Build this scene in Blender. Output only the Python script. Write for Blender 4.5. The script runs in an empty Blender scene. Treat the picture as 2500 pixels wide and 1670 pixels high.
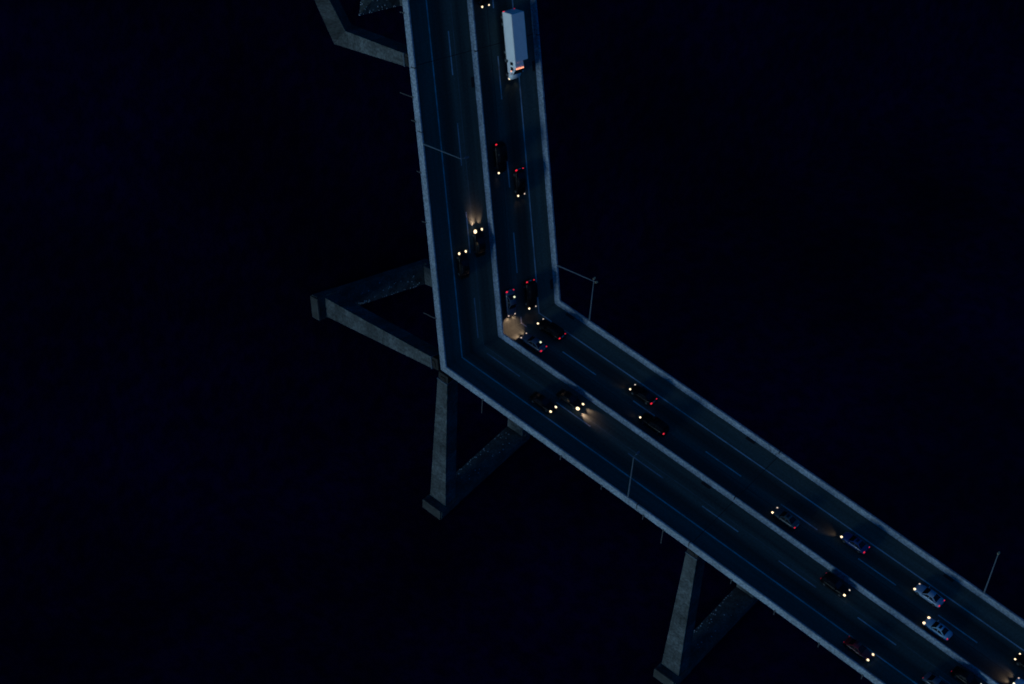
import bpy, bmesh, math, random
from mathutils import Vector, Matrix
random.seed(7)
PI = math.pi
# ------------------------------------------------------------------ frames
# The bridge deck folds along one vertical plane (world y = 0).  Everything is laid out in
# metres in a bridge frame (x across, y along, z off the deck); the arm up the picture uses
# FRAME['upper'], the other arm its mirror image FRAME['lower'].
R = Matrix(((0.8095795632, -0.0695027537, 0.5828810325),
            (-0.2824562173, -0.9165801592, 0.2830181922),
            (0.5145866458, -0.3937641159, -0.7616760499)))
T = Vector((-2.674339072, 100.9847764, 407.5638779))
F_PX, PP = 5600.007, (1235.596, 810.430)
AN = math.radians(-30.0674)
u3 = Vector((math.cos(AN), math.sin(AN), 0))
upA = R @ Vector((0, 0, 1))
zc = Vector((0, 0, 1))
W = ((upA.dot(u3)) * u3 + upA.z * zc).normalized()
c1, c2 = W.dot(u3), W.z
XW = (-c2) * u3 + c1 * zc
YW = W.cross(XW)
RW = Matrix((XW, YW, W))                       # camera space -> world
CAM_H = 330.0
CW = Vector((0, 0, CAM_H))
FA = Matrix.Translation(CW + RW @ T) @ (RW @ R).to_4x4()
MIR = Matrix.Diagonal((1, -1, 1, 1))
FLIP = Matrix.Diagonal((-1, 1, 1, 1))
FB = MIR @ FA @ FLIP
SIDE_A = 1 if (FA @ Vector((10, 160, 0))).y > 0 else -1
H = 40.0; WL = 41.7                                        # deck above the water

sc = bpy.context.scene
col = sc.collection
# ------------------------------------------------------------------ camera
cam = bpy.data.cameras.new("camera"); co = bpy.data.objects.new("camera", cam); col.objects.link(co)
m = (RW @ Matrix.Diagonal((1, -1, -1))).to_4x4(); m.translation = CW
co.matrix_world = m
cam.sensor_width = 36; cam.lens = F_PX / 2500 * 36
cam.shift_x = (1250 - PP[0]) / 2500; cam.shift_y = -(835 - PP[1]) / 2500
cam.clip_start = 1; cam.clip_end = 20000
sc.camera = co
# ------------------------------------------------------------------ world and light
SUN_EL = math.radians(2.0)
w = bpy.data.worlds.new("World"); sc.world = w; w.use_nodes = True
nt = w.node_tree; bg = nt.nodes["Background"]
sky = nt.nodes.new("ShaderNodeTexSky"); sky.sky_type = 'NISHITA'; sky.sun_disc = False
sky.sun_elevation = math.radians(4.0); sky.sun_rotation = math.radians(270); sky.altitude = 0
tint = nt.nodes.new("ShaderNodeMix"); tint.data_type = 'RGBA'; tint.blend_type = 'MULTIPLY'
tint.inputs[0].default_value = 1; tint.inputs[7].default_value = (0.0, 0.33, 1.0, 1)
nt.links.new(sky.outputs[0], tint.inputs[6]); nt.links.new(tint.outputs[2], bg.inputs[0])
bg.inputs[1].default_value = 0.14
sun = bpy.data.lights.new("sun", 'SUN'); so = bpy.data.objects.new("sun", sun); col.objects.link(so)
sun.energy = 1.9; sun.angle = math.radians(24); sun.color = (0.66, 0.87, 1.0)
so.rotation_euler = Vector((-math.cos(SUN_EL), 0, math.sin(SUN_EL))).to_track_quat('Z', 'Y').to_euler()
so.location = (-200, 0, 60)
sc.view_settings.view_transform = 'Standard'; sc.view_settings.look = 'None'
sc.view_settings.exposure = 0.0; sc.view_settings.gamma = 1
sc.render.engine = 'CYCLES'
sc.cycles.filter_width = 1.8

# ------------------------------------------------------------------ materials
def mat(name, rgb, rough=0.6, metal=0.0, spec=0.5, noise=0.0, scale=4.0, speck=0.0, sscale=9.0, emit=None, estr=0.0, coat=0.0, coord='Object', bands=0):
    M = bpy.data.materials.new(name); M.use_nodes = True
    n = M.node_tree.nodes; l = M.node_tree.links; b = n["Principled BSDF"]
    b.inputs['Base Color'].default_value = (*rgb, 1); b.inputs['Roughness'].default_value = rough
    b.inputs['Metallic'].default_value = metal; b.inputs['Specular IOR Level'].default_value = spec
    b.inputs['Coat Weight'].default_value = coat
    if emit:
        b.inputs['Emission Color'].default_value = (*emit, 1); b.inputs['Emission Strength'].default_value = estr
    if noise or speck:
        tc = n.new('ShaderNodeTexCoord')
        a = n.new('ShaderNodeTexNoise'); a.inputs['Scale'].default_value = scale; a.inputs['Detail'].default_value = 6
        l.new(tc.outputs[coord], a.inputs['Vector'])
        ra = n.new('ShaderNodeMapRange'); ra.inputs[1].default_value = 0.3; ra.inputs[2].default_value = 0.7
        ra.inputs[3].default_value = 1 - noise; ra.inputs[4].default_value = 1 + noise
        l.new(a.outputs['Fac'], ra.inputs[0])
        s = n.new('ShaderNodeTexNoise'); s.inputs['Scale'].default_value = sscale; s.inputs['Detail'].default_value = 2
        l.new(tc.outputs[coord], s.inputs['Vector'])
        rs = n.new('ShaderNodeMapRange'); rs.inputs[1].default_value = 0.35; rs.inputs[2].default_value = 0.65
        rs.inputs[3].default_value = 1 - speck; rs.inputs[4].default_value = 1 + speck
        l.new(s.outputs['Fac'], rs.inputs[0])
        mu = n.new('ShaderNodeMath'); mu.operation = 'MULTIPLY'; l.new(ra.outputs[0], mu.inputs[0]); l.new(rs.outputs[0], mu.inputs[1])
        if bands:                                                    # concrete poured in lifts of slightly different tone
            sz = n.new('ShaderNodeSeparateXYZ'); l.new(tc.outputs[coord], sz.inputs[0])
            dv = n.new('ShaderNodeMath'); dv.operation = 'DIVIDE'; dv.inputs[1].default_value = bands; l.new(sz.outputs[2], dv.inputs[0])
            fl = n.new('ShaderNodeMath'); fl.operation = 'FLOOR'; l.new(dv.outputs[0], fl.inputs[0])
            wn = n.new('ShaderNodeTexWhiteNoise'); wn.noise_dimensions = '1D'; l.new(fl.outputs[0], wn.inputs['W'])
            rb_ = n.new('ShaderNodeMapRange'); rb_.inputs[3].default_value = .72; rb_.inputs[4].default_value = 1.22; l.new(wn.outputs[0], rb_.inputs[0])
            m3 = n.new('ShaderNodeMath'); m3.operation = 'MULTIPLY'; l.new(mu.outputs[0], m3.inputs[0]); l.new(rb_.outputs[0], m3.inputs[1]); mu = m3
        sv = n.new('ShaderNodeVectorMath'); sv.operation = 'SCALE'; sv.inputs[0].default_value = rgb
        l.new(mu.outputs[0], sv.inputs['Scale']); l.new(sv.outputs[0], b.inputs['Base Color'])
    return M

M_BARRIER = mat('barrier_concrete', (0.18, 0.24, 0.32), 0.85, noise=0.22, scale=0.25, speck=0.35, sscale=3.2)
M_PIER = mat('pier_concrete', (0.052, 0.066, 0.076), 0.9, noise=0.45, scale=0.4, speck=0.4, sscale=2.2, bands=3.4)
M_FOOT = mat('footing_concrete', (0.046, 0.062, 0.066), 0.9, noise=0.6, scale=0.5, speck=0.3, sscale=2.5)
M_WET = mat('wet_concrete', (0.028, 0.035, 0.04), 0.7, noise=0.4, scale=0.8)
M_PIPE = mat('grimy_pipe', (0.05, 0.055, 0.065), 0.6)
M_STEEL = mat('girder_steel', (0.006, 0.007, 0.009), 0.7, noise=0.3, scale=0.5)
M_GALV = mat('galvanised_steel', (0.07, 0.10, 0.14), 0.5, 0.0)
M_LAMP = mat('glint_lamp_housing', (0.30, 0.27, 0.17), 0.5)  # pale yellow glint of the far-parapet lamp heads, put into their colour
M_LINE = mat('road_paint', (0.38, 0.45, 0.50), 0.8, noise=0.45, scale=0.6, speck=0.2, coord='Object')
M_DASH = mat('worn_dash_paint', (0.24, 0.27, 0.32), 0.8, noise=0.5, scale=0.5, speck=0.2, coord='Object')
M_SEAM = mat('pavement_seam_filler', (0.10, 0.125, 0.13), 0.9, noise=0.5, scale=0.4)
M_BLACK = mat('black_rubber', (0.008, 0.008, 0.009), 0.8)
M_JOINT = mat('joint_rubber', (0.012, 0.013, 0.014), 0.9)
M_GLASS = mat('dark_window_glass', (0.004, 0.006, 0.01), 0.15, spec=0.3)
M_RIM = mat('alloy_rim', (0.25, 0.26, 0.28), 0.4, 0.8)
M_GUANO = mat('pale_bird_dropping', (0.35, 0.42, 0.5), 0.9)
M_HEAD = mat('headlight_lens', (0.9, 0.85, 0.75), 0.2, emit=(1.0, 0.72, 0.40), estr=1.9)
M_HEADDIM = mat('headlight_lens_oblique', (0.9, 0.85, 0.8), 0.2, emit=(1.0, 0.72, 0.5), estr=0.8)
M_TAIL = mat('taillight_lens', (0.5, 0.01, 0.02), 0.2, emit=(1.0, 0.02, 0.05), estr=0.85)
M_TAILDIM = mat('taillight_lens_dim', (0.3, 0.01, 0.02), 0.3, emit=(1.0, 0.02, 0.06), estr=0.22)
M_MARK = mat('marker_lamp_lens', (0.9, 0.45, 0.3), 0.3, emit=(1.0, 0.34, 0.18), estr=1.6)
M_INT = mat('interior_lamp_lens', (0.8, 0.8, 0.6), 0.3, emit=(0.95, 0.9, 0.55), estr=1.0)
M_PLATE = mat('license_plate_white', (0.6, 0.62, 0.65), 0.5)
M_TRUCK = mat('white_truck_paint', (0.78, 0.80, 0.84), 0.45, noise=0.04, scale=1.0, speck=0.03, sscale=6)
M_ALU = mat('trailer_trim', (0.4, 0.42, 0.45), 0.5, 0.3)

def mat_road():
    M = mat('asphalt', (0.05, 0.05, 0.05), 0.9, spec=0.25)
    n = M.node_tree.nodes; l = M.node_tree.links; b = n["Principled BSDF"]
    uv = n.new('ShaderNodeUVMap'); uv.uv_map = 'UVMap'
    sx = n.new('ShaderNodeSeparateXYZ'); l.new(uv.outputs[0], sx.inputs[0])
    d = n.new('ShaderNodeMath'); d.operation = 'DIVIDE'; d.inputs[1].default_value = 25.0; l.new(sx.outputs[0], d.inputs[0])
    cr = n.new('ShaderNodeValToRGB'); l.new(d.outputs[0], cr.inputs[0])
    el = cr.color_ramp.elements
    pts = [(0, .95), (4.0, 1.05), (5.0, .6), (6.3, .42), (7.4, .95), (8.5, 1.12), (9.5, .62), (10.8, .95), (12.4, .8), (13.4, .5), (14.6, .62), (15.3, 1.1), (16.4, .9),
           (17.5, .42), (18.7, .42), (19.9, 1.0), (21.5, 1.15), (23.5, 1.0)]
    el[0].position = 0; el[0].color = (pts[0][1],) * 3 + (1,)
    el[1].position = 1; el[1].color = (1, 1, 1, 1)
    for x, v in pts[1:]:
        e = el.new(x / 25.0); e.color = (v, v, v, 1)
    mp = n.new('ShaderNodeMapping'); mp.inputs['Scale'].default_value = (1.2, 0.05, 1); l.new(uv.outputs[0], mp.inputs[0])
    s1 = n.new('ShaderNodeTexNoise'); s1.inputs['Scale'].default_value = 1.0; s1.inputs['Detail'].default_value = 4; l.new(mp.outputs[0], s1.inputs['Vector'])
    r1 = n.new('ShaderNodeMapRange'); r1.inputs[1].default_value = .3; r1.inputs[2].default_value = .7; r1.inputs[3].default_value = .8; r1.inputs[4].default_value = 1.2; l.new(s1.outputs['Fac'], r1.inputs[0])
    s2 = n.new('ShaderNodeTexNoise'); s2.inputs['Scale'].default_value = 2.6; s2.inputs['Detail'].default_value = 5; l.new(uv.outputs[0], s2.inputs['Vector'])
    r2 = n.new('ShaderNodeMapRange'); r2.inputs[1].default_value = .3; r2.inputs[2].default_value = .7; r2.inputs[3].default_value = .82; r2.inputs[4].default_value = 1.18; l.new(s2.outputs['Fac'], r2.inputs[0])
    m1 = n.new('ShaderNodeMath'); m1.operation = 'MULTIPLY'; l.new(r1.outputs[0], m1.inputs[0]); l.new(r2.outputs[0], m1.inputs[1])
    m2 = n.new('ShaderNodeMath'); m2.operation = 'MULTIPLY'; l.new(m1.outputs[0], m2.inputs[0]); l.new(cr.outputs[0], m2.inputs[1])
    sv = n.new('ShaderNodeVectorMath'); sv.operation = 'SCALE'; sv.inputs[0].default_value = (0.066, 0.090, 0.080)
    l.new(m2.outputs[0], sv.inputs['Scale']); l.new(sv.outputs[0], b.inputs['Base Color'])
    return M
M_ROAD = mat_road()

def mat_water():
    M = mat('dark_bay_water', (0.006, 0.0010, 0.019), 0.4, spec=0.06, noise=0.5, scale=0.03, speck=0.3, sscale=0.4)
    n = M.node_tree.nodes; l = M.node_tree.links; b = n["Principled BSDF"]
    tc = n.new('ShaderNodeTexCoord')
    s = n.new('ShaderNodeTexNoise'); s.inputs['Scale'].default_value = 0.5; s.inputs['Detail'].default_value = 8; l.new(tc.outputs['Object'], s.inputs['Vector'])
    bp = n.new('ShaderNodeBump'); bp.inputs['Strength'].default_value = 0.35; bp.inputs['Distance'].default_value = 0.6
    l.new(s.outputs['Fac'], bp.inputs['Height']); l.new(bp.outputs[0], b.inputs['Normal'])
    return M
M_WATER = mat_water()

_paints = {}
def paint(name, rgb, rough=0.3):
    if name not in _paints:
        _paints[name] = mat(name, rgb, rough, coat=0.0 if max(rgb) < 0.02 else 0.15, spec=0.12 if max(rgb) < 0.02 else 0.5, noise=0.03, scale=2.0)
    return _paints[name]

# ------------------------------------------------------------------ helpers
def mesh_obj(name, bm, material, parent=None, smooth=False, link=True):
    bmesh.ops.recalc_face_normals(bm, faces=bm.faces)
    me = bpy.data.meshes.new(name); bm.to_mesh(me); bm.free()
    me.materials.append(material)
    if smooth:
        for p in me.polygons: p.use_smooth = True
    o = bpy.data.objects.new(name, me); col.objects.link(o)
    if parent: o.parent = parent
    return o
def tag(o, label=None, cat=None, group=None, kind=None):
    if label: o['label'] = label
    if cat: o['category'] = cat
    if group: o['group'] = group
    if kind: o['kind'] = kind
    return o
def empty(name, M):
    o = bpy.data.objects.new(name, None); col.objects.link(o); o.matrix_world = M; o.empty_display_size = 0.5
    return o
def box(bm, x0, x1, y0, y1, z0, z1, bev=0.0):
    r = bmesh.ops.create_cube(bm, size=1)
    vs = r['verts']
    for v in vs:
        v.co = Vector((x0 + (v.co.x + .5) * (x1 - x0), y0 + (v.co.y + .5) * (y1 - y0), z0 + (v.co.z + .5) * (z1 - z0)))
    if bev:
        es = {e for v in vs for e in v.link_edges}
        bmesh.ops.bevel(bm, geom=list(es), offset=bev, segments=2, affect='EDGES', profile=0.5)
def tube(bm, a, b, r0, r1, seg=10):
    a = Vector(a); b = Vector(b); d = b - a
    M = Matrix.Translation((a + b) / 2) @ d.to_track_quat('Z', 'Y').to_matrix().to_4x4()
    bmesh.ops.create_cone(bm, cap_ends=True, segments=seg, radius1=r0, radius2=r1, depth=d.length, matrix=M)
def loft(bm, rings, caps=True):
    vr = [[bm.verts.new(p) for p in r] for r in rings]
    n = len(rings[0])
    for a, b in zip(vr, vr[1:]):
        for i in range(n):
            bm.faces.new((a[i], a[(i + 1) % n], b[(i + 1) % n], b[i]))
    if caps:
        bm.faces.new(vr[0]); bm.faces.new(list(reversed(vr[-1])))
def curve(y): return -0.6439691920692681e-4 * y * y          # the gentle bend of the bridge
def heading(y): return math.atan(2 * -0.6439691920692681e-4 * y)
def wA(x, y, z): return FA @ Vector((x + curve(y), y, z))
def seam_y(x, z):
    lo, hi = -400.0, 400.0                                    # world y rises or falls steadily along the bridge
    for _ in range(50):
        mid = (lo + hi) / 2
        if wA(x, mid, z).y * SIDE_A > 0: hi = mid
        else: lo = mid
    return hi
def frame(side, x, y, z=0.0, rot=0.0):
    """matrix of an upright thing at bridge position x, y on one arm; rot turns its front away from +y"""
    X = x + curve(y); a = -heading(y) + rot
    if side == 'upper': return FA @ Matrix.Translation((X, y, z)) @ Matrix.Rotation(a, 4, 'Z')
    return FB @ Matrix.Translation((-X, y, z)) @ Matrix.Rotation(-a, 4, 'Z')

def fold_strip(name, profile, material, parent=None, y1=330.0, closed=True, uv=False, y0=None, arms=('upper', 'lower'), dy=6.0):
    """a profile of (x, z) drawn along both arms of the bridge, meeting at the fold"""
    bm = bmesh.new(); uvl = bm.loops.layers.uv.new('UVMap') if uv else None
    loc = {}
    for arm in arms:
        S = Matrix.Identity(4) if arm == 'upper' else MIR
        starts = [seam_y(x, z) if y0 is None else y0 for x, z in profile]
        N = max(1, int((y1 - max(starts)) / dy)); rings = []
        for k in range(N + 1):
            ring = []
            for (x, z), s in zip(profile, starts):
                y = s + (y1 - s) * k / N
                v = bm.verts.new(S @ wA(x, y, z)); loc[v] = (x, y); ring.append(v)
            rings.append(ring)
        n = len(profile)
        for a, b in zip(rings, rings[1:]):
            for i in range(n if closed else n - 1):
                j = (i + 1) % n
                vs = (a[i], a[j], b[j], b[i]) if arm == 'upper' else (b[i], b[j], a[j], a[i])
                bm.faces.new(vs)
        if closed:
            bm.faces.new(rings[-1])
            if y0 is not None: bm.faces.new(rings[0])
    if uv:
        for f in bm.faces:
            for lp in f.loops: lp[uvl].uv = loc[lp.vert]
    bmesh.ops.remove_doubles(bm, verts=bm.verts, dist=0.001)
    if not closed:
        bmesh.ops.recalc_face_normals(bm, faces=bm.faces)
    return mesh_obj(name, bm, material, parent)

# ------------------------------------------------------------------ water
bm = bmesh.new()
n_loc = (FA.to_3x3().inverted() @ Vector((0, 1, 0)))
def sea_pt(x):   # where the fold crosses the water level at this x
    lo, hi = -3000.0, 3000.0
    for _ in range(60):
        mid = (lo + hi) / 2
        if (FA @ Vector((x, mid, -WL))).y * SIDE_A > 0: hi = mid
        else: lo = mid
    return hi
xs = [-1500, -600, -200, 0, 200, 600, 1500]
ring0 = [FA @ Vector((x, sea_pt(x), -WL)) for x in xs]; ring1 = [FA @ Vector((x, 1500, -WL)) for x in xs]
for S in (Matrix.Identity(4), MIR):
    a = [bm.verts.new(S @ p) for p in ring0]; b = [bm.verts.new(S @ p) for p in ring1]
    for i in range(len(xs) - 1): bm.faces.new((a[i], a[i + 1], b[i + 1], b[i]))
bmesh.ops.remove_doubles(bm, verts=bm.verts, dist=0.001)
water = mesh_obj('water', bm, M_WATER); tag(water, kind='structure')

# ------------------------------------------------------------------ bridge
up0 = (FA.to_3x3() @ Vector((0, 0, 1)))
bridge = empty('bridge', FA @ Matrix.Translation((12, 112, -1)))
bpy.context.view_layer.update()
def under_bridge(o):
    o.parent = bridge; o.matrix_parent_inverse = bridge.matrix_world.inverted()
tag(bridge, 'long grey bridge over black water carrying the lit traffic, bent sharply in the middle', 'bridge')
under_bridge(fold_strip('deck_slab', [(0.67, -0.06), (0.7, -0.36), (3.0, -0.8), (21.0, -0.8), (23.3, -0.45), (23.42, -0.06)], M_BARRIER))
for gx in (3.2, 13.4):
    under_bridge(fold_strip('box_girder', [(gx + .6, -0.82), (gx + 7.2, -0.82), (gx + 6.4, -5.2), (gx + 1.4, -5.2)], M_STEEL))

road = fold_strip('road', [(0.6, 0.0), (23.44, 0.0)], M_ROAD, closed=False, uv=True)
tag(road, kind='structure')
Z = 0.005
for x in (4.27, 19.93):
    fold_strip('edge_line', [(x - .1, Z), (x + .1, Z)], M_LINE, road, closed=False)
for x in (8.55, 15.1):   # long pavement seams beside the dashes
    fold_strip('pavement_seam', [(x - .04, Z - .001), (x + .04, Z - .001)], M_SEAM if x < 9 else M_JOINT, road, closed=False)
for base, x, per in ((107.0, 7.66, 14.72), (145.2 - 14.707 * 3, 16.3, 14.707)):
    for arm in ('upper', 'lower'):
        for k in range(0, 7):
            y = base + per * k
            if x > 10 and k == 0:
                y0 = seam_y(x, 0) ; y1 = base + 7.0
                fold_strip('lane_dash', [(x - .09, Z), (x + .09, Z)], M_LINE, road, closed=False, y0=y0, y1=y1, arms=(arm,))
            else:
                fold_strip('lane_dash', [(x - .09, Z), (x + .09, Z)], M_LINE if k % 2 or x > 10 else M_DASH, road, closed=False, y0=y, y1=y + 7.0, arms=(arm,))
def joint(y, arm):
    bm = bmesh.new(); S = Matrix.Identity(4) if arm == 'upper' else MIR
    q = [bm.verts.new(S @ wA(x, yy, 0.008)) for x, yy in ((.85, y - .06), (23.2, y - .06), (23.2, y + .06), (.85, y + .06))]
    bm.faces.new(q); mesh_obj('expansion_joint', bm, M_JOINT, road)
for arm in ('upper', 'lower'):
    for y in (154.2, 205.4): joint(y, arm)

# barriers: each runs along both arms and turns at the fold
lb = fold_strip('concrete_barrier', [(.28, -.36), (.28, .98), (.33, 1.05), (.56, 1.05), (.62, .98), (.66, .3), (.84, 0.001), (.66, -.02), (.66, -.36)], M_BARRIER)
tag(lb, 'pale concrete parapet along the pier side of the road, its outer face over the water', 'barrier', 'concrete barriers of the bridge')
mb = fold_strip('concrete_barrier', [(11.56, .001), (11.66, .2), (11.82, .84), (11.87, .9), (12.05, .9), (12.10, .84), (12.26, .2), (12.36, .001)], M_BARRIER)
tag(mb, 'pale concrete median barrier between the two carriageways of the bridge', 'barrier', 'concrete barriers of the bridge')
rb = fold_strip('concrete_barrier', [(23.24, .001), (23.36, .25), (23.46, .96), (23.50, 1.02), (23.76, 1.02), (23.8, .96), (23.8, -.5), (23.44, -.5), (23.44, -.02)], M_BARRIER)
tag(rb, 'pale concrete parapet along the far side of the road, opposite the piers', 'barrier', 'concrete barriers of the bridge')
# slots where the barrier pieces meet
for par, xa, xb, zt in ((lb, .27, .67, 1.056), (mb, 11.7, 12.3, .906), (rb, 23.40, 23.81, 1.026)):
    for arm in ('upper', 'lower'):
        for y in (154.2,) + ((144.0,) if par is lb else ()):
            bm = bmesh.new(); S = Matrix.Identity(4) if arm == 'upper' else MIR
            box(bm, xa + curve(y), xb + curve(y), y - .09, y + .09, .02, zt)
            bmesh.ops.transform(bm, matrix=S @ FA, verts=bm.verts)
            mesh_obj('expansion_gap', bm, M_JOINT, par)

# ------------------------------------------------------------------ piers
def plane_from_picture(p, dirn):
    a = Vector(((p[0] - PP[0]) / F_PX, (p[1] - PP[1]) / F_PX, 1)); q = (p[0] + dirn[0] * 100, p[1] + dirn[1] * 100)
    b = Vector(((q[0] - PP[0]) / F_PX, (q[1] - PP[1]) / F_PX, 1))
    return (RW @ a.cross(b)).normalized()
N2 = plane_from_picture((838, 82), (0.66, -0.75))              # the second fold, across the far pier
def cut(bm, co_, no, keep):
    if (keep - co_).dot(no) < 0: no = -no
    bmesh.ops.bisect_plane(bm, geom=bm.verts[:] + bm.edges[:] + bm.faces[:], plane_co=co_, plane_no=-no, clear_outer=True)
    es = [e for e in bm.edges if e.is_boundary]
    if es: bmesh.ops.holes_fill(bm, edges=es)
def pier(arm, yc, label, second_fold=False):
    E = empty('bridge_pier', (FA if arm == 'upper' else MIR @ FA @ FLIP) @ Matrix.Translation(((12 if arm == 'upper' else -12) , yc, -H)))
    bpy.context.view_layer.update()
    tag(E, label, 'bridge pier', 'bridge piers standing in the water')
    S = Matrix.Identity(4) if arm == 'upper' else MIR
    def piece(name, build, mtl, parent=E):
        bm = bmesh.new(); build(bm)
        bmesh.ops.transform(bm, matrix=S @ FA, verts=bm.verts)
        keep = S @ FA @ Vector((12, 300, -20))
        cut(bm, Vector((0, 0, 0)), Vector((0, 1, 0)), keep)
        if not bm.verts: bm.free(); return None
        if second_fold and name not in ('column_cap', 'cap_beam', 'bearing'):
            k2 = FA @ Vector((12, 151, -1))
            cut(bm, CW, N2, k2)
            geo = bmesh.ops.duplicate(bm, geom=bm.verts[:] + bm.edges[:] + bm.faces[:])['geom']
            vs = [g for g in geo if isinstance(g, bmesh.types.BMVert)]
            for v in vs: v.co = v.co - 2 * (v.co - CW).dot(N2) * N2
            bmesh.ops.reverse_faces(bm, faces=[g for g in geo if isinstance(g, bmesh.types.BMFace)])
            # keep only what rises near the fold
            far = CW - N2 * (1 if (k2 - CW).dot(N2) > 0 else -1) * 16
            cut(bm, far, N2, k2)
            bmesh.ops.remove_doubles(bm, verts=bm.verts, dist=0.001)
        Ei = E.matrix_world.inverted()
        if Ei.determinant() < 0: pass
        bmesh.ops.transform(bm, matrix=Ei, verts=bm.verts)
        return mesh_obj(name, bm, mtl, parent)
    y = yc
    def column(x0, w_, zt):
        def f(bm):
            rings = []
            for z, a, b, dx in ((-H + .2, -1.78, 1.78, 0), (-30, -1.55, 1.50, .0), (-18, -1.28, 1.28, .0), (zt, -1.02, 1.06, 0.0)):
                x1 = x0 + w_
                rings.append([(x0, y + a, z), (x1, y + a, z), (x1, y + b, z), (x0, y + b, z)])
            loft(bm, rings)
        return f
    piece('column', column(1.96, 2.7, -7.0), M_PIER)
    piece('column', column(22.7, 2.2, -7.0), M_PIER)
    piece('column_cap', lambda bm: box(bm, 1.9, 5.3, y - 1.1, y + 1.14, -6.995, -6.75), M_GALV)
    piece('cap_beam', lambda bm: box(bm, 2.15, 23.0, y - 1.0, y + 1.02, -6.74, -5.22), M_STEEL)
    piece('bearing', lambda bm: box(bm, 1.99, 2.13, y - .5, y + .5, -6.74, -5.9, .02), M_STEEL)
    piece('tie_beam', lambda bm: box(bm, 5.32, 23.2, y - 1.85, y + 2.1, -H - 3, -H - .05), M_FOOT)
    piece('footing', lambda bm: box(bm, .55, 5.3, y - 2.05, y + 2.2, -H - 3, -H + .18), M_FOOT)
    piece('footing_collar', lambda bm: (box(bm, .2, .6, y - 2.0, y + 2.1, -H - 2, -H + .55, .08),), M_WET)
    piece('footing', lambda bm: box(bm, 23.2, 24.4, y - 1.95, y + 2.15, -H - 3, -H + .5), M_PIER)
    def guano(bm):
        rr = random.Random(int(yc) + (5 if arm == 'lower' else 0))
        for _ in range(46):
            gx = rr.uniform(8, 22); edge = rr.random() < .55
            gy = y - 1.8 + (abs(rr.gauss(0, .25)) if edge else rr.uniform(0, 3.0)); s = rr.uniform(.05, .13)
            bmesh.ops.create_cone(bm, cap_ends=True, segments=6, radius1=s, radius2=s * .6, depth=.05, matrix=Matrix.Translation((gx, gy, -H - .02)))
    g = piece('bird_droppings', guano, M_GUANO)
    if g: g['kind'] = 'stuff'
    return E
pier('upper', 102.0, 'concrete bridge pier left of the road bend, its footing far to the left')
pier('lower', 102.0, 'concrete bridge pier directly below the road bend, its footing at the bottom centre')
pier('lower', 153.2, 'concrete bridge pier at the bottom edge under the lower right roadway')
pier('upper', 153.2, 'bent concrete bridge pier at the top edge left of the upper roadway', second_fold=True)

# ------------------------------------------------------------------ street lamps, drains
def street_lamp(arm, x, y, z0, label):
    s = 1 if arm == 'upper' else -1
    E = empty('street_lamp', frame(arm, x, y, z0)); far = x > 20; tag(E, label, 'street lamp', 'street lamps on the parapets')
    h = 11.2 - z0
    bm = bmesh.new(); tube(bm, (0, 0, 0.0), (0, 0, h), .13, .075, 10); mesh_obj('pole', bm, M_GALV, E)
    bm = bmesh.new(); box(bm, -.13, .13, -.16, .16, 0, .06); mesh_obj('base_plate', bm, M_GALV, E)
    far = x > 20; sh = -.42 if far else 0.0
    bm = bmesh.new(); tube(bm, (0, 0, h - .05), ((.5 + sh) * s + .001, 0, h + .12), .05, .045, 8); mesh_obj('arm', bm, M_GALV, E)
    q = .62 if far else 1.0
    bm = bmesh.new()
    loft(bm, [[(s * (.45 + sh * 1.6 + t * q), wv, h + .12 + zz) for wv, zz in ((-b, 0), (b, 0), (b * .7, .14), (-b * .7, .14))] for t, b in ((0, .08), (.2, .18), (.6, .2), (.85, .08))])
    mesh_obj('lamp_head', bm, M_LAMP if far else M_GALV, E)
    return E
street_lamp('upper', .45, 142.1, 1.05, 'street lamp on the pier-side parapet of the upper roadway, leaning over the left lanes')
street_lamp('lower', .45, 142.1, 1.05, 'street lamp on the pier-side parapet of the lower right roadway, above the pier-side lanes')
street_lamp('upper', 23.62, 115.3, 1.02, 'street lamp on the far parapet just above the road bend')
street_lamp('lower', 23.62, 115.3, 1.02, 'street lamp on the far parapet just to the right of the road bend')
street_lamp('lower', 23.62, 192.5, 1.02, 'street lamp on the far parapet near the right edge of the picture')

where = {'upper': 'upper roadway', 'lower': 'lower right roadway'}
def drain_pipe(arm, y, L, label):
    E = empty('drain_pipe', frame(arm, .16, y, -.62)); s = 1 if arm == 'upper' else -1
    tag(E, label, 'drain pipe', 'drain pipes hanging from the deck edge')
    bm = bmesh.new(); tube(bm, (0, 0, -L), (0, 0, .1), .09, .09, 8); mesh_obj('pipe', bm, M_PIPE, E)
    bm = bmesh.new(); box(bm, min(0, .12 * s), max(0, .12 * s), -.12, .12, .1, .5); mesh_obj('bracket', bm, M_PIPE, E)
for arm in ('upper', 'lower'):
    pl = 'below the bend' if arm == 'lower' else 'left of the bend'
    drain_pipe(arm, 112.6, 3.0, f'long thin drain pipe hanging off the {where[arm]}, the one nearest the bend')
    drain_pipe(arm, 149.4, 3.0, f'long thin drain pipe hanging off the {where[arm]}, the one farther from the bend')
    for i, y in enumerate((128.9, 137.2, 145.5, 162.6, 170.7, 178.9, 186.8)):
        if arm == 'upper' and y > 162.7: continue
        o = ('first', 'second', 'third', 'fourth', 'fifth', 'sixth', 'seventh')[i]
        drain_pipe(arm, y, .55, f'{o} short drain stub from the bend along the {where[arm]}')
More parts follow.
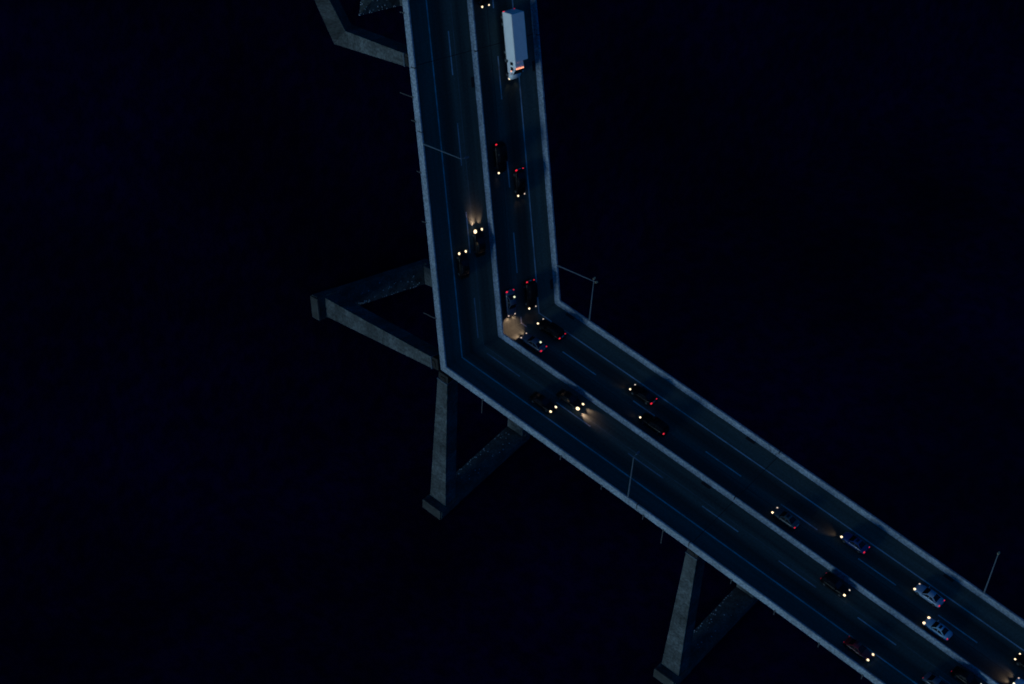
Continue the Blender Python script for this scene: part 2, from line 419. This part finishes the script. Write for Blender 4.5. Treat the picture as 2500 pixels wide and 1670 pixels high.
def grate(arm, x, y, label):
    E = frame(arm, x, y, 0)
    bm = bmesh.new(); box(bm, -.28, .28, -.85, .85, .002, .03)
    for k in range(7): box(bm, -.24, .24, -.75 + k * .23, -.68 + k * .23, .031, .05)
    o = mesh_obj('drain_grate', bm, M_JOINT); o.matrix_world = E
    tag(o, label, 'drain grate', 'drain grates beside the barriers')
for arm in ('upper', 'lower'):
    grate(arm, 22.9, 111.9, f'black drain grate at the far parapet of the {where[arm]}, next to the bend')
    grate(arm, 22.9, 149.1, f'black drain grate by the far parapet of the {where[arm]}, away from the bend')
    grate(arm, 11.18, 149.2, f'black drain grate on the pier side of the median of the {where[arm]}')
grate('lower', 22.9, 186.8, 'black drain grate at the far parapet near the right edge of the picture')

# ------------------------------------------------------------------ cars
def lerp(a, b, t): return a + (b - a) * t
def car(name, arm, x, y, toward, paintm, kind='sedan', L=4.6, Wd=1.8, label='', cat='car', group='cars driving on the bridge',
        heads=(1.0, .6), tails=(1.0, .5), beam=0.0, extras=()):
    """x, y: centre; toward: +1 drives away from the bend, -1 drives to the bend. local +y is the front."""
    E = empty(name, frame(arm, x, y, 0.006, 0 if toward > 0 else PI)); tag(E, label, cat, group)
    hw = Wd / 2; hL = L / 2
    suv = kind == 'suv'; pick = kind == 'pickup'
    belt = .98 if suv else .88; roof = 1.72 if suv else (1.7 if pick else 1.42)
    hood = belt + (.02 if suv else -.06); trunk = belt + (.02 if suv or pick else .04)
    st = [(-hL, .80, trunk - .28, .34), (-hL + .12, .93, trunk - .06, .26), (-hL * .62, .99, trunk, .2), (-hL * .2, 1.0, belt, .18), (hL * .25, 1.0, belt, .18),
          (hL * .55, .985, hood, .2), (hL - .42, .93, hood - .10, .22), (hL - .12, .84, hood - .24, .28), (hL, .68, hood - .36, .36)]
    rings = []
    for yy, wf, zt, zb in st:
        h = hw * wf; half = [(h * .55, zt + .03), (h * .86, zt), (h * .97, zt - .10), (h, lerp(zt, zb, .45)), (h * .97, zb + .12), (h * .86, zb)]
        ring = [(a, yy, b) for a, b in half] + [(-a, yy, b) for a, b in reversed(half)]
        rings.append(ring)
    bm = bmesh.new(); loft(bm, rings); body = mesh_obj('body', bm, paintm, E, smooth=True)
    # cabin: lower ring at the belt line, upper ring at the roof
    if suv: yb0, yb1, yt0, yt1 = -hL + .12, hL * .38, -hL + .42, hL * .08
    elif pick: yb0, yb1, yt0, yt1 = -hL * .22, hL * .42, -hL * .16, hL * .16
    else: yb0, yb1, yt0, yt1 = -hL * .74, hL * .42, -hL * .34, hL * .02
    bw, tw = hw * .90, hw * (.74 if suv or pick else .66)
    zb = belt - .02; zt = roof
    low = [(-bw, yb0, zb), (bw, yb0, zb), (bw, yb1, zb), (-bw, yb1, zb)]
    top = [(-tw, yt0, zt - .05), (tw, yt0, zt - .05), (tw, yt1, zt - .05), (-tw, yt1, zt - .05)]
    top2 = [(-tw * .82, yt0 + .12, zt), (tw * .82, yt0 + .12, zt), (tw * .82, yt1 - .14, zt), (-tw * .82, yt1 - .14, zt)]
    bm = bmesh.new(); loft(bm, [low, top, top2]); bmesh.ops.bevel(bm, geom=[e for e in bm.edges], offset=.03, segments=2, affect='EDGES')
    cab = mesh_obj('roof', bm, paintm, E, smooth=True)
    def pane(nm, a, b, c, d, u0, u1, v0, v1):
        a, b, c, d = map(Vector, (a, b, c, d))       # a-b lower edge, d-c upper edge
        P = lambda u_, v_: a.lerp(b, u_).lerp(d.lerp(c, u_), v_)
        q = [P(u0, v0), P(u1, v0), P(u1, v1), P(u0, v1)]
        nrm = (q[1] - q[0]).cross(q[3] - q[0]).normalized()
        if nrm.z < 0: nrm = -nrm
        bm = bmesh.new(); lo = [bm.verts.new(p - nrm * .01) for p in q]; hi = [bm.verts.new(p + nrm * .008) for p in q]
        bm.faces.new(hi); bm.faces.new(lo[::-1])
        for i in range(4): bm.faces.new((lo[i], lo[(i + 1) % 4], hi[(i + 1) % 4], hi[i]))
        return mesh_obj(nm, bm, M_GLASS, E)
    pane('windshield', low[3], low[2], top[2], top[3], .06, .94, .08, .95)
    pane('rear_window', low[1], low[0], top[0], top[1], .08, .92, .10, .92)
    for sgn, (i, j) in ((1, (2, 1)), (-1, (0, 3))):
        pane('side_window', low[i], low[j], top[j], top[i], .09, .49, .16, .86)
        pane('side_window', low[i], low[j], top[j], top[i], .53, .91, .16, .86)
    if pick:
        bm = bmesh.new(); box(bm, -hw * .8, hw * .8, -hL + .16, -hL * .26, trunk - .02, trunk + .045); mesh_obj('cargo_bed', bm, M_BLACK, E)
    if 'sunroof' in extras:
        bm = bmesh.new(); box(bm, -tw * .6, tw * .6, yt1 - .62, yt1 - .2, zt - .02, zt + .006, .004); mesh_obj('sunroof', bm, M_GLASS, E)
    if 'rack' in extras:
        for sx in (-1, 1):
            bm = bmesh.new(); tube(bm, (sx * tw * .86, yt0 + .15, zt + .05), (sx * tw * .86, yt1 - .2, zt + .05), .025, .025, 6); mesh_obj('roof_rail', bm, M_RIM, E)
    for sx in (-1, 1):
        for yy in (hL * .62, -hL * .6):
            bm = bmesh.new(); tube(bm, (sx * (hw - .2), yy, .33), (sx * (hw + .012), yy, .33), .33, .33, 16)
            wo = mesh_obj('wheel', bm, M_BLACK, E, smooth=False)
            bm = bmesh.new(); tube(bm, (sx * (hw + .005), yy, .33), (sx * (hw + .022), yy, .33), .2, .19, 12); mesh_obj('rim', bm, M_RIM, wo)
        bm = bmesh.new(); box(bm, min(sx * hw * .93, sx * (hw + .16)), max(sx * hw * .93, sx * (hw + .16)), yb1 - .38, yb1 - .22, belt + .0, belt + .15, .03)
        mesh_obj('door_mirror', bm, paintm, E)
    # visible side of the car (the one facing the piers) carries the brighter lamps
    vis = -1 if (toward > 0) else 1
    if arm == 'lower': vis = -vis
    for sx in (-1, 1):
        hv = heads[0] if sx == vis else heads[1]
        r = .075 + .07 * hv
        bm = bmesh.new(); bmesh.ops.create_uvsphere(bm, u_segments=12, v_segments=8, radius=1.0)
        bmesh.ops.transform(bm, matrix=Matrix.Translation((sx * hw * .70, hL - .16 - r * .2, hood - .20)) @ Matrix.Diagonal((r * 1.05, r * 1.35, r * .85, 1)), verts=bm.verts)
        if hv > 0.01:
            lamp = mesh_obj('headlight', bm, M_HEAD if hv > .5 else M_HEADDIM, E, smooth=True)
        else: bm.free(); lamp = None
        if beam and lamp:
            ld = bpy.data.lights.new('headlight_beam', 'SPOT'); ld.energy = beam * 1.6 * (1.0 if sx == vis else .45); ld.color = (1, .54, .36); ld.spot_size = math.radians(56 if beam > 300 else (104 if beam > 200 else 66)); ld.spot_blend = 1.0; ld.shadow_soft_size = .12
            lo = bpy.data.objects.new('headlight_beam', ld); col.objects.link(lo); lo.parent = lamp
            lo.location = (sx * hw * .66, hL + .22, .62)
            lo.rotation_euler = Vector((-sx * .02, -1, .5 if beam > 100 else .3)).to_track_quat('Z', 'Y').to_euler()
        tv = tails[0] if sx == vis else tails[1]
        if tv > 0.01:
            r = .09 + .06 * tv
            bm = bmesh.new(); bmesh.ops.create_uvsphere(bm, u_segments=12, v_segments=8, radius=1.0)
            bmesh.ops.transform(bm, matrix=Matrix.Translation((sx * hw * .72, -hL + .10, trunk - .16)) @ Matrix.Diagonal((r * 1.25, r * .9, r * .8, 1)), verts=bm.verts)
            mesh_obj('taillight', bm, M_TAIL if tv > .3 else M_TAILDIM, E, smooth=True)
    if 'interior' in extras:
        bm = bmesh.new(); bmesh.ops.create_uvsphere(bm, u_segments=10, v_segments=6, radius=.17, matrix=Matrix.Translation((-vis * hw * .45, yb0 + .55, lerp(zb, zt, .62))))
        mesh_obj('rear_window_lamp', bm, M_INT, E, smooth=True)
    if 'plate_lamp' in extras:
        bm = bmesh.new(); box(bm, -.28, .28, -hL - .02, -hL + .06, trunk - .30, trunk - .16, .01); mesh_obj('license_plate', bm, M_PLATE, E)
    if 'bumper' in extras:
        bm = bmesh.new(); box(bm, -hw * .78, hw * .78, -hL - .05, -hL + .12, .38, .58, .04); mesh_obj('rear_bumper', bm, paintm, E)
    return E

P_BLACK = paint('black_paint', (0.004, 0.004, 0.006)); P_NAVY = paint('navy_paint', (0.03, 0.05, 0.10)); P_BLUE = paint('deep_blue_paint', (0.008, 0.035, 0.15))
P_SILVER = paint('silver_paint', (0.22, 0.42, 0.60), .4); P_PALE = paint('pale_blue_grey_paint', (0.22, 0.33, 0.48), .4); P_RED = paint('maroon_paint', (0.10, 0.006, 0.012)); P_TEAL = paint('dark_grey_blue_paint', (0.03, 0.05, 0.065))
P_SLATE = paint('slate_paint', (0.04, 0.065, 0.11))

# upper arm
car('dark_car', 'upper', 14.45, 162.9, -1, P_BLACK, label='dark car cut off by the top edge, in the inner lane beside the white truck', heads=(1, .6), L=4.6)
car('dark_suv', 'upper', 14.60, 136.1, -1, P_BLACK, 'suv', label='black sport utility car in the inner lane of the upper roadway, below the white truck', L=5.0, Wd=1.9, heads=(1, 0), tails=(1, 0), beam=8)
car('dark_car', 'upper', 18.0, 131.1, -1, P_BLACK, label='black sedan in the outer lane of the upper roadway, below the white truck', heads=(1, .4), tails=(1.3, .5), beam=14, extras=('plate_lamp',))
car('dark_car', 'upper', 9.25, 123.2, 1, P_BLACK, label='black car with glaring headlights beside the median on the upper roadway', heads=(2.6, 1.3), tails=(0, 0), beam=360)
car('dark_car', 'upper', 5.85, 120.4, 1, P_BLACK, label='black car with two white headlights in the left lane of the upper roadway', heads=(1.3, 1.3), tails=(0, 0))
car('navy_car', 'upper', 14.15, 111.35, -1, P_SLATE, label='dark blue car above the bend, lighting the road patch at the median corner', heads=(.45, .3), tails=(1.2, .6), beam=230, extras=('interior', 'plate_lamp'), Wd=1.8, L=4.5)
car('dark_suv', 'upper', 18.2, 111.7, -1, P_BLACK, 'suv', label='black sport utility car just above the bend in the outer lane', heads=(1.1, .3), tails=(1, .4), L=4.9, Wd=1.9, beam=8, extras=('plate_lamp',))
# lower arm
car('navy_car', 'lower', 14.15, 111.35, -1, P_SLATE, label='dark blue car right of the bend, beside the median, nose to the bright road patch', heads=(.45, .3), tails=(1.2, .6), beam=230, extras=('interior', 'plate_lamp'), Wd=1.8, L=4.5)
car('dark_suv', 'lower', 18.2, 111.7, -1, P_BLACK, 'suv', label='black sport utility car just right of the bend in the outer lane', heads=(1.1, .3), tails=(1, .4), L=4.9, Wd=1.9, beam=8, extras=('plate_lamp',))
car('dark_car', 'lower', 9.25, 123.2, 1, P_BLACK, label='black car with glaring headlights beside the median below the bend', heads=(2.6, 1.3), tails=(0, 0), beam=360)
car('dark_car', 'lower', 5.85, 120.4, 1, P_BLACK, label='black car with two white headlights in the pier-side lane below the bend', heads=(1.3, 1.3), tails=(0, 0))
car('dark_car', 'lower', 18.0, 131.1, -1, P_BLACK, label='black sedan in the outer lane halfway along the lower right roadway', heads=(1, .4), tails=(1.3, .5), beam=14, extras=('plate_lamp',))
car('dark_suv', 'lower', 14.60, 136.1, -1, P_BLACK, 'suv', label='black sport utility car in the inner lane halfway along the lower right roadway', L=5.0, Wd=1.9, heads=(1, 0), tails=(1, 0), beam=8)
car('teal_car', 'lower', 14.35, 162.2, -1, P_TEAL, label='dark grey car with two headlights beside the median, behind it a blue car', heads=(1.2, .5), tails=(.6, 0), L=4.5, Wd=1.75, extras=('plate_lamp', 'sunroof'))
car('blue_car', 'lower', 18.0, 172.7, -1, P_BLUE, label='deep blue sedan in the outer lane with faint light on the road ahead', heads=(1.3, 0), tails=(1, .35), beam=70, L=4.5, extras=('sunroof',))
car('dark_car', 'lower', 9.6, 175.0, 1, P_BLACK, 'suv', label='black car near the median heading to the lower right with dim red tail lamps', heads=(1.3, .5), tails=(.25, .1))
car('maroon_car', 'lower', 2.95, 184.0, 1, P_RED, label='dark maroon car at the bottom edge next to the pier-side parapet', heads=(1.3, 1.2), tails=(.28, .1))
car('silver_pickup', 'lower', 17.9, 186.45, -1, P_PALE, label='pale blue-grey car with blue roof and one bright headlight, outer lane lower right', heads=(1.3, .4), tails=(.8, .6), L=4.7, extras=('plate_lamp',))
car('silver_car', 'lower', 13.9, 190.7, -1, P_SILVER, label='silver-blue sedan with sunroof beside the median at lower right', heads=(1.7, 1.5), tails=(.5, 0), L=4.4, extras=('sunroof', 'bumper', 'plate_lamp'))
car('dark_car', 'lower', 18.0, 204.3, -1, P_BLACK, label='black car cut off by the right edge, two small headlights showing', heads=(.8, .6), tails=(0, 0))
car('blue_car', 'lower', 14.4, 206.4, -1, P_SILVER, label='light blue car in the bottom right corner, only its hood showing', heads=(.9, .3), tails=(0, 0), beam=110)
car('dark_car', 'lower', 9.75, 198.6, 1, P_BLACK, label='black car cut off by the bottom edge next to the median at lower right', heads=(.4, .3), tails=(.2, 0))
car('slate_car', 'lower', 5.95, 196.1, 1, P_SLATE, label='dark slate blue car cut off by the bottom edge in the pier-side lanes', heads=(0, 0), tails=(.28, 0))

# ------------------------------------------------------------------ truck
def truck():
    E = empty('box_truck', frame('upper', 18.35, 153.6, 0.006, PI))       # +y local is the front (toward the bend)
    tag(E, 'white tractor truck with long white box trailer at the top of the picture', 'truck')
    o = 153.6
    X = lambda x: -(x - 18.35)
    # trailer
    bm = bmesh.new(); box(bm, X(19.52), X(17.18), -5.7, 1.9, .95, 3.42, .04); tr = mesh_obj('trailer_box', bm, M_TRUCK, E)
    for zz in (.99, 3.36):
        for sx in (X(19.53), X(17.17)):
            bm = bmesh.new(); box(bm, min(sx, sx * .985), max(sx * 1.008, sx * .995) if sx > 0 else sx * .985, -5.66, 1.86, zz - .05, zz + .05)
            mesh_obj('side_rail', bm, M_ALU, tr)
    for xa, xb in ((X(19.45), X(18.37)), (X(18.33), X(17.25))):
        bm = bmesh.new(); box(bm, xa, xb, -5.73, -5.69, 1.05, 3.32, .01); mesh_obj('rear_door', bm, M_TRUCK, tr)
    bm = bmesh.new(); box(bm, X(19.4), X(17.3), -5.76, -5.7, .93, 1.02); mesh_obj('rear_bumper', bm, M_ALU, tr)
    bm = bmesh.new(); box(bm, X(17.5), X(17.2), -5.80, -5.7, 1.05, 1.2, .02); mesh_obj('taillight', bm, M_TAIL, E)
    bm = bmesh.new(); box(bm, X(19.5), X(19.2), -5.80, -5.7, 1.05, 1.2, .02); mesh_obj('taillight', bm, M_TAILDIM, E)
    # chassis
    bm = bmesh.new(); box(bm, -.5, .5, -5.4, 4.8, .55, .93); mesh_obj('chassis', bm, M_BLACK, E)
    # cab
    cx = -.0
    bm = bmesh.new()
    def ring(y, hw_, zb, zt, tw_): return [(-hw_ , y, zb), (hw_, y, zb), (hw_, y, zt - .25), (tw_, y, zt), (-tw_, y, zt), (-hw_, y, zt - .25)]
    loft(bm, [ring(2.05, .88, .6, 2.62, .76), ring(2.9, .9, .6, 2.72, .78), ring(3.3, .9, .6, 2.62, .76), ring(4.3, .88, .6, 1.84, .82)])
    bmesh.ops.bevel(bm, geom=bm.edges[:], offset=.04, segments=2, affect='EDGES'); cb = mesh_obj('cab', bm, M_TRUCK, E)
    bm = bmesh.new()
    loft(bm, [ring(4.31, .98, .5, 1.78, .5), ring(4.7, 1.0, .5, 1.66, .45), ring(5.1, .96, .48, 1.45, .4), ring(5.32, .84, .45, 1.1, .4)])
    bmesh.ops.bevel(bm, geom=bm.edges[:], offset=.05, segments=3, affect='EDGES'); mesh_obj('hood', bm, M_TRUCK, E, smooth=True)
    bm = bmesh.new(); v = [bm.verts.new(p) for p in ((-.80, 4.27, 1.89), (.80, 4.27, 1.89), (.70, 3.38, 2.59), (-.70, 3.38, 2.59))]
    bm.faces.new(v); r = bmesh.ops.extrude_face_region(bm, geom=bm.faces[:]); bmesh.ops.translate(bm, vec=(0, .05, .04), verts=[g for g in r['geom'] if isinstance(g, bmesh.types.BMVert)])
    mesh_obj('windshield', bm, M_GLASS, E)
    for sx in (-1, 1):
        bm = bmesh.new(); box(bm, sx * .90 - .012, sx * .90 + .012, 3.05, 3.6, 1.5, 2.2); mesh_obj('side_window', bm, M_GLASS, E)
        bm = bmesh.new(); box(bm, sx * .90 - .012, sx * .90 + .012, 2.25, 2.75, 1.5, 2.25); mesh_obj('side_window', bm, M_GLASS, E)
        bm = bmesh.new(); box(bm, sx * 1.12 - .06, sx * 1.12 + .06, 4.1, 4.23, 1.5, 1.95, .02); mi = mesh_obj('side_mirror', bm, M_TRUCK, E)
        bm = bmesh.new(); tube(bm, (sx * .86, 4.1, 1.7), (sx * 1.08, 4.15, 1.7), .02, .02, 6); mesh_obj('mirror_bracket', bm, M_ALU, mi)
    bm = bmesh.new(); box(bm, -.74, .74, 3.22, 3.42, 2.60, 2.66, .01); mesh_obj('sun_visor', bm, M_TRUCK, E)
    for k in range(5):
        bm = bmesh.new(); bmesh.ops.create_uvsphere(bm, u_segments=10, v_segments=6, radius=.13, matrix=Matrix.Translation((-.62 + k * .31, 3.28, 2.73)) @ Matrix.Diagonal((1, .9, .7, 1)))
        mesh_obj('marker_lamp', bm, M_MARK, E, smooth=True)
    for px, py, pz in ((.93, 3.75, 1.6), (.12, 2.02, 2.66)):
        bm = bmesh.new(); bmesh.ops.create_uvsphere(bm, u_segments=10, v_segments=6, radius=.11, matrix=Matrix.Translation((px, py, pz))); mesh_obj('marker_lamp', bm, M_MARK, E, smooth=True)
    for sx, mm, r in ((1, M_HEAD, .2), (-1, M_HEADDIM, .1)):
        bm = bmesh.new(); bmesh.ops.create_uvsphere(bm, u_segments=12, v_segments=8, radius=1, matrix=Matrix.Translation((sx * .78, 5.12, .86)) @ Matrix.Diagonal((r * 1.2, r, r * .7, 1)))
        h = mesh_obj('headlight', bm, mm, E, smooth=True)
        ld = bpy.data.lights.new('headlight_beam', 'SPOT'); ld.energy = 22; ld.color = (1, .8, .55); ld.spot_size = math.radians(70); ld.spot_blend = .9; ld.shadow_soft_size = .08
        lo = bpy.data.objects.new('headlight_beam', ld); col.objects.link(lo); lo.parent = h
        lo.location = (sx * .7, 5.5, .75); lo.rotation_euler = Vector((0, -1, .25)).to_track_quat('Z', 'Y').to_euler()
    bm = bmesh.new(); box(bm, -.95, .95, 5.1, 5.3, .42, .62, .05); mesh_obj('front_bumper', bm, M_ALU, E)
    for sx in (-1, 1):
        for yy in (4.55, 2.2, .9, -3.6, -4.7):
            bm = bmesh.new(); tube(bm, (sx * .72, yy, .46), (sx * 1.02, yy, .46), .46, .46, 18); wo = mesh_obj('wheel', bm, M_BLACK, E)
            bm = bmesh.new(); tube(bm, (sx * 1.01, yy, .46), (sx * 1.035, yy, .46), .24, .2, 12); mesh_obj('rim', bm, M_RIM, wo)
truck()
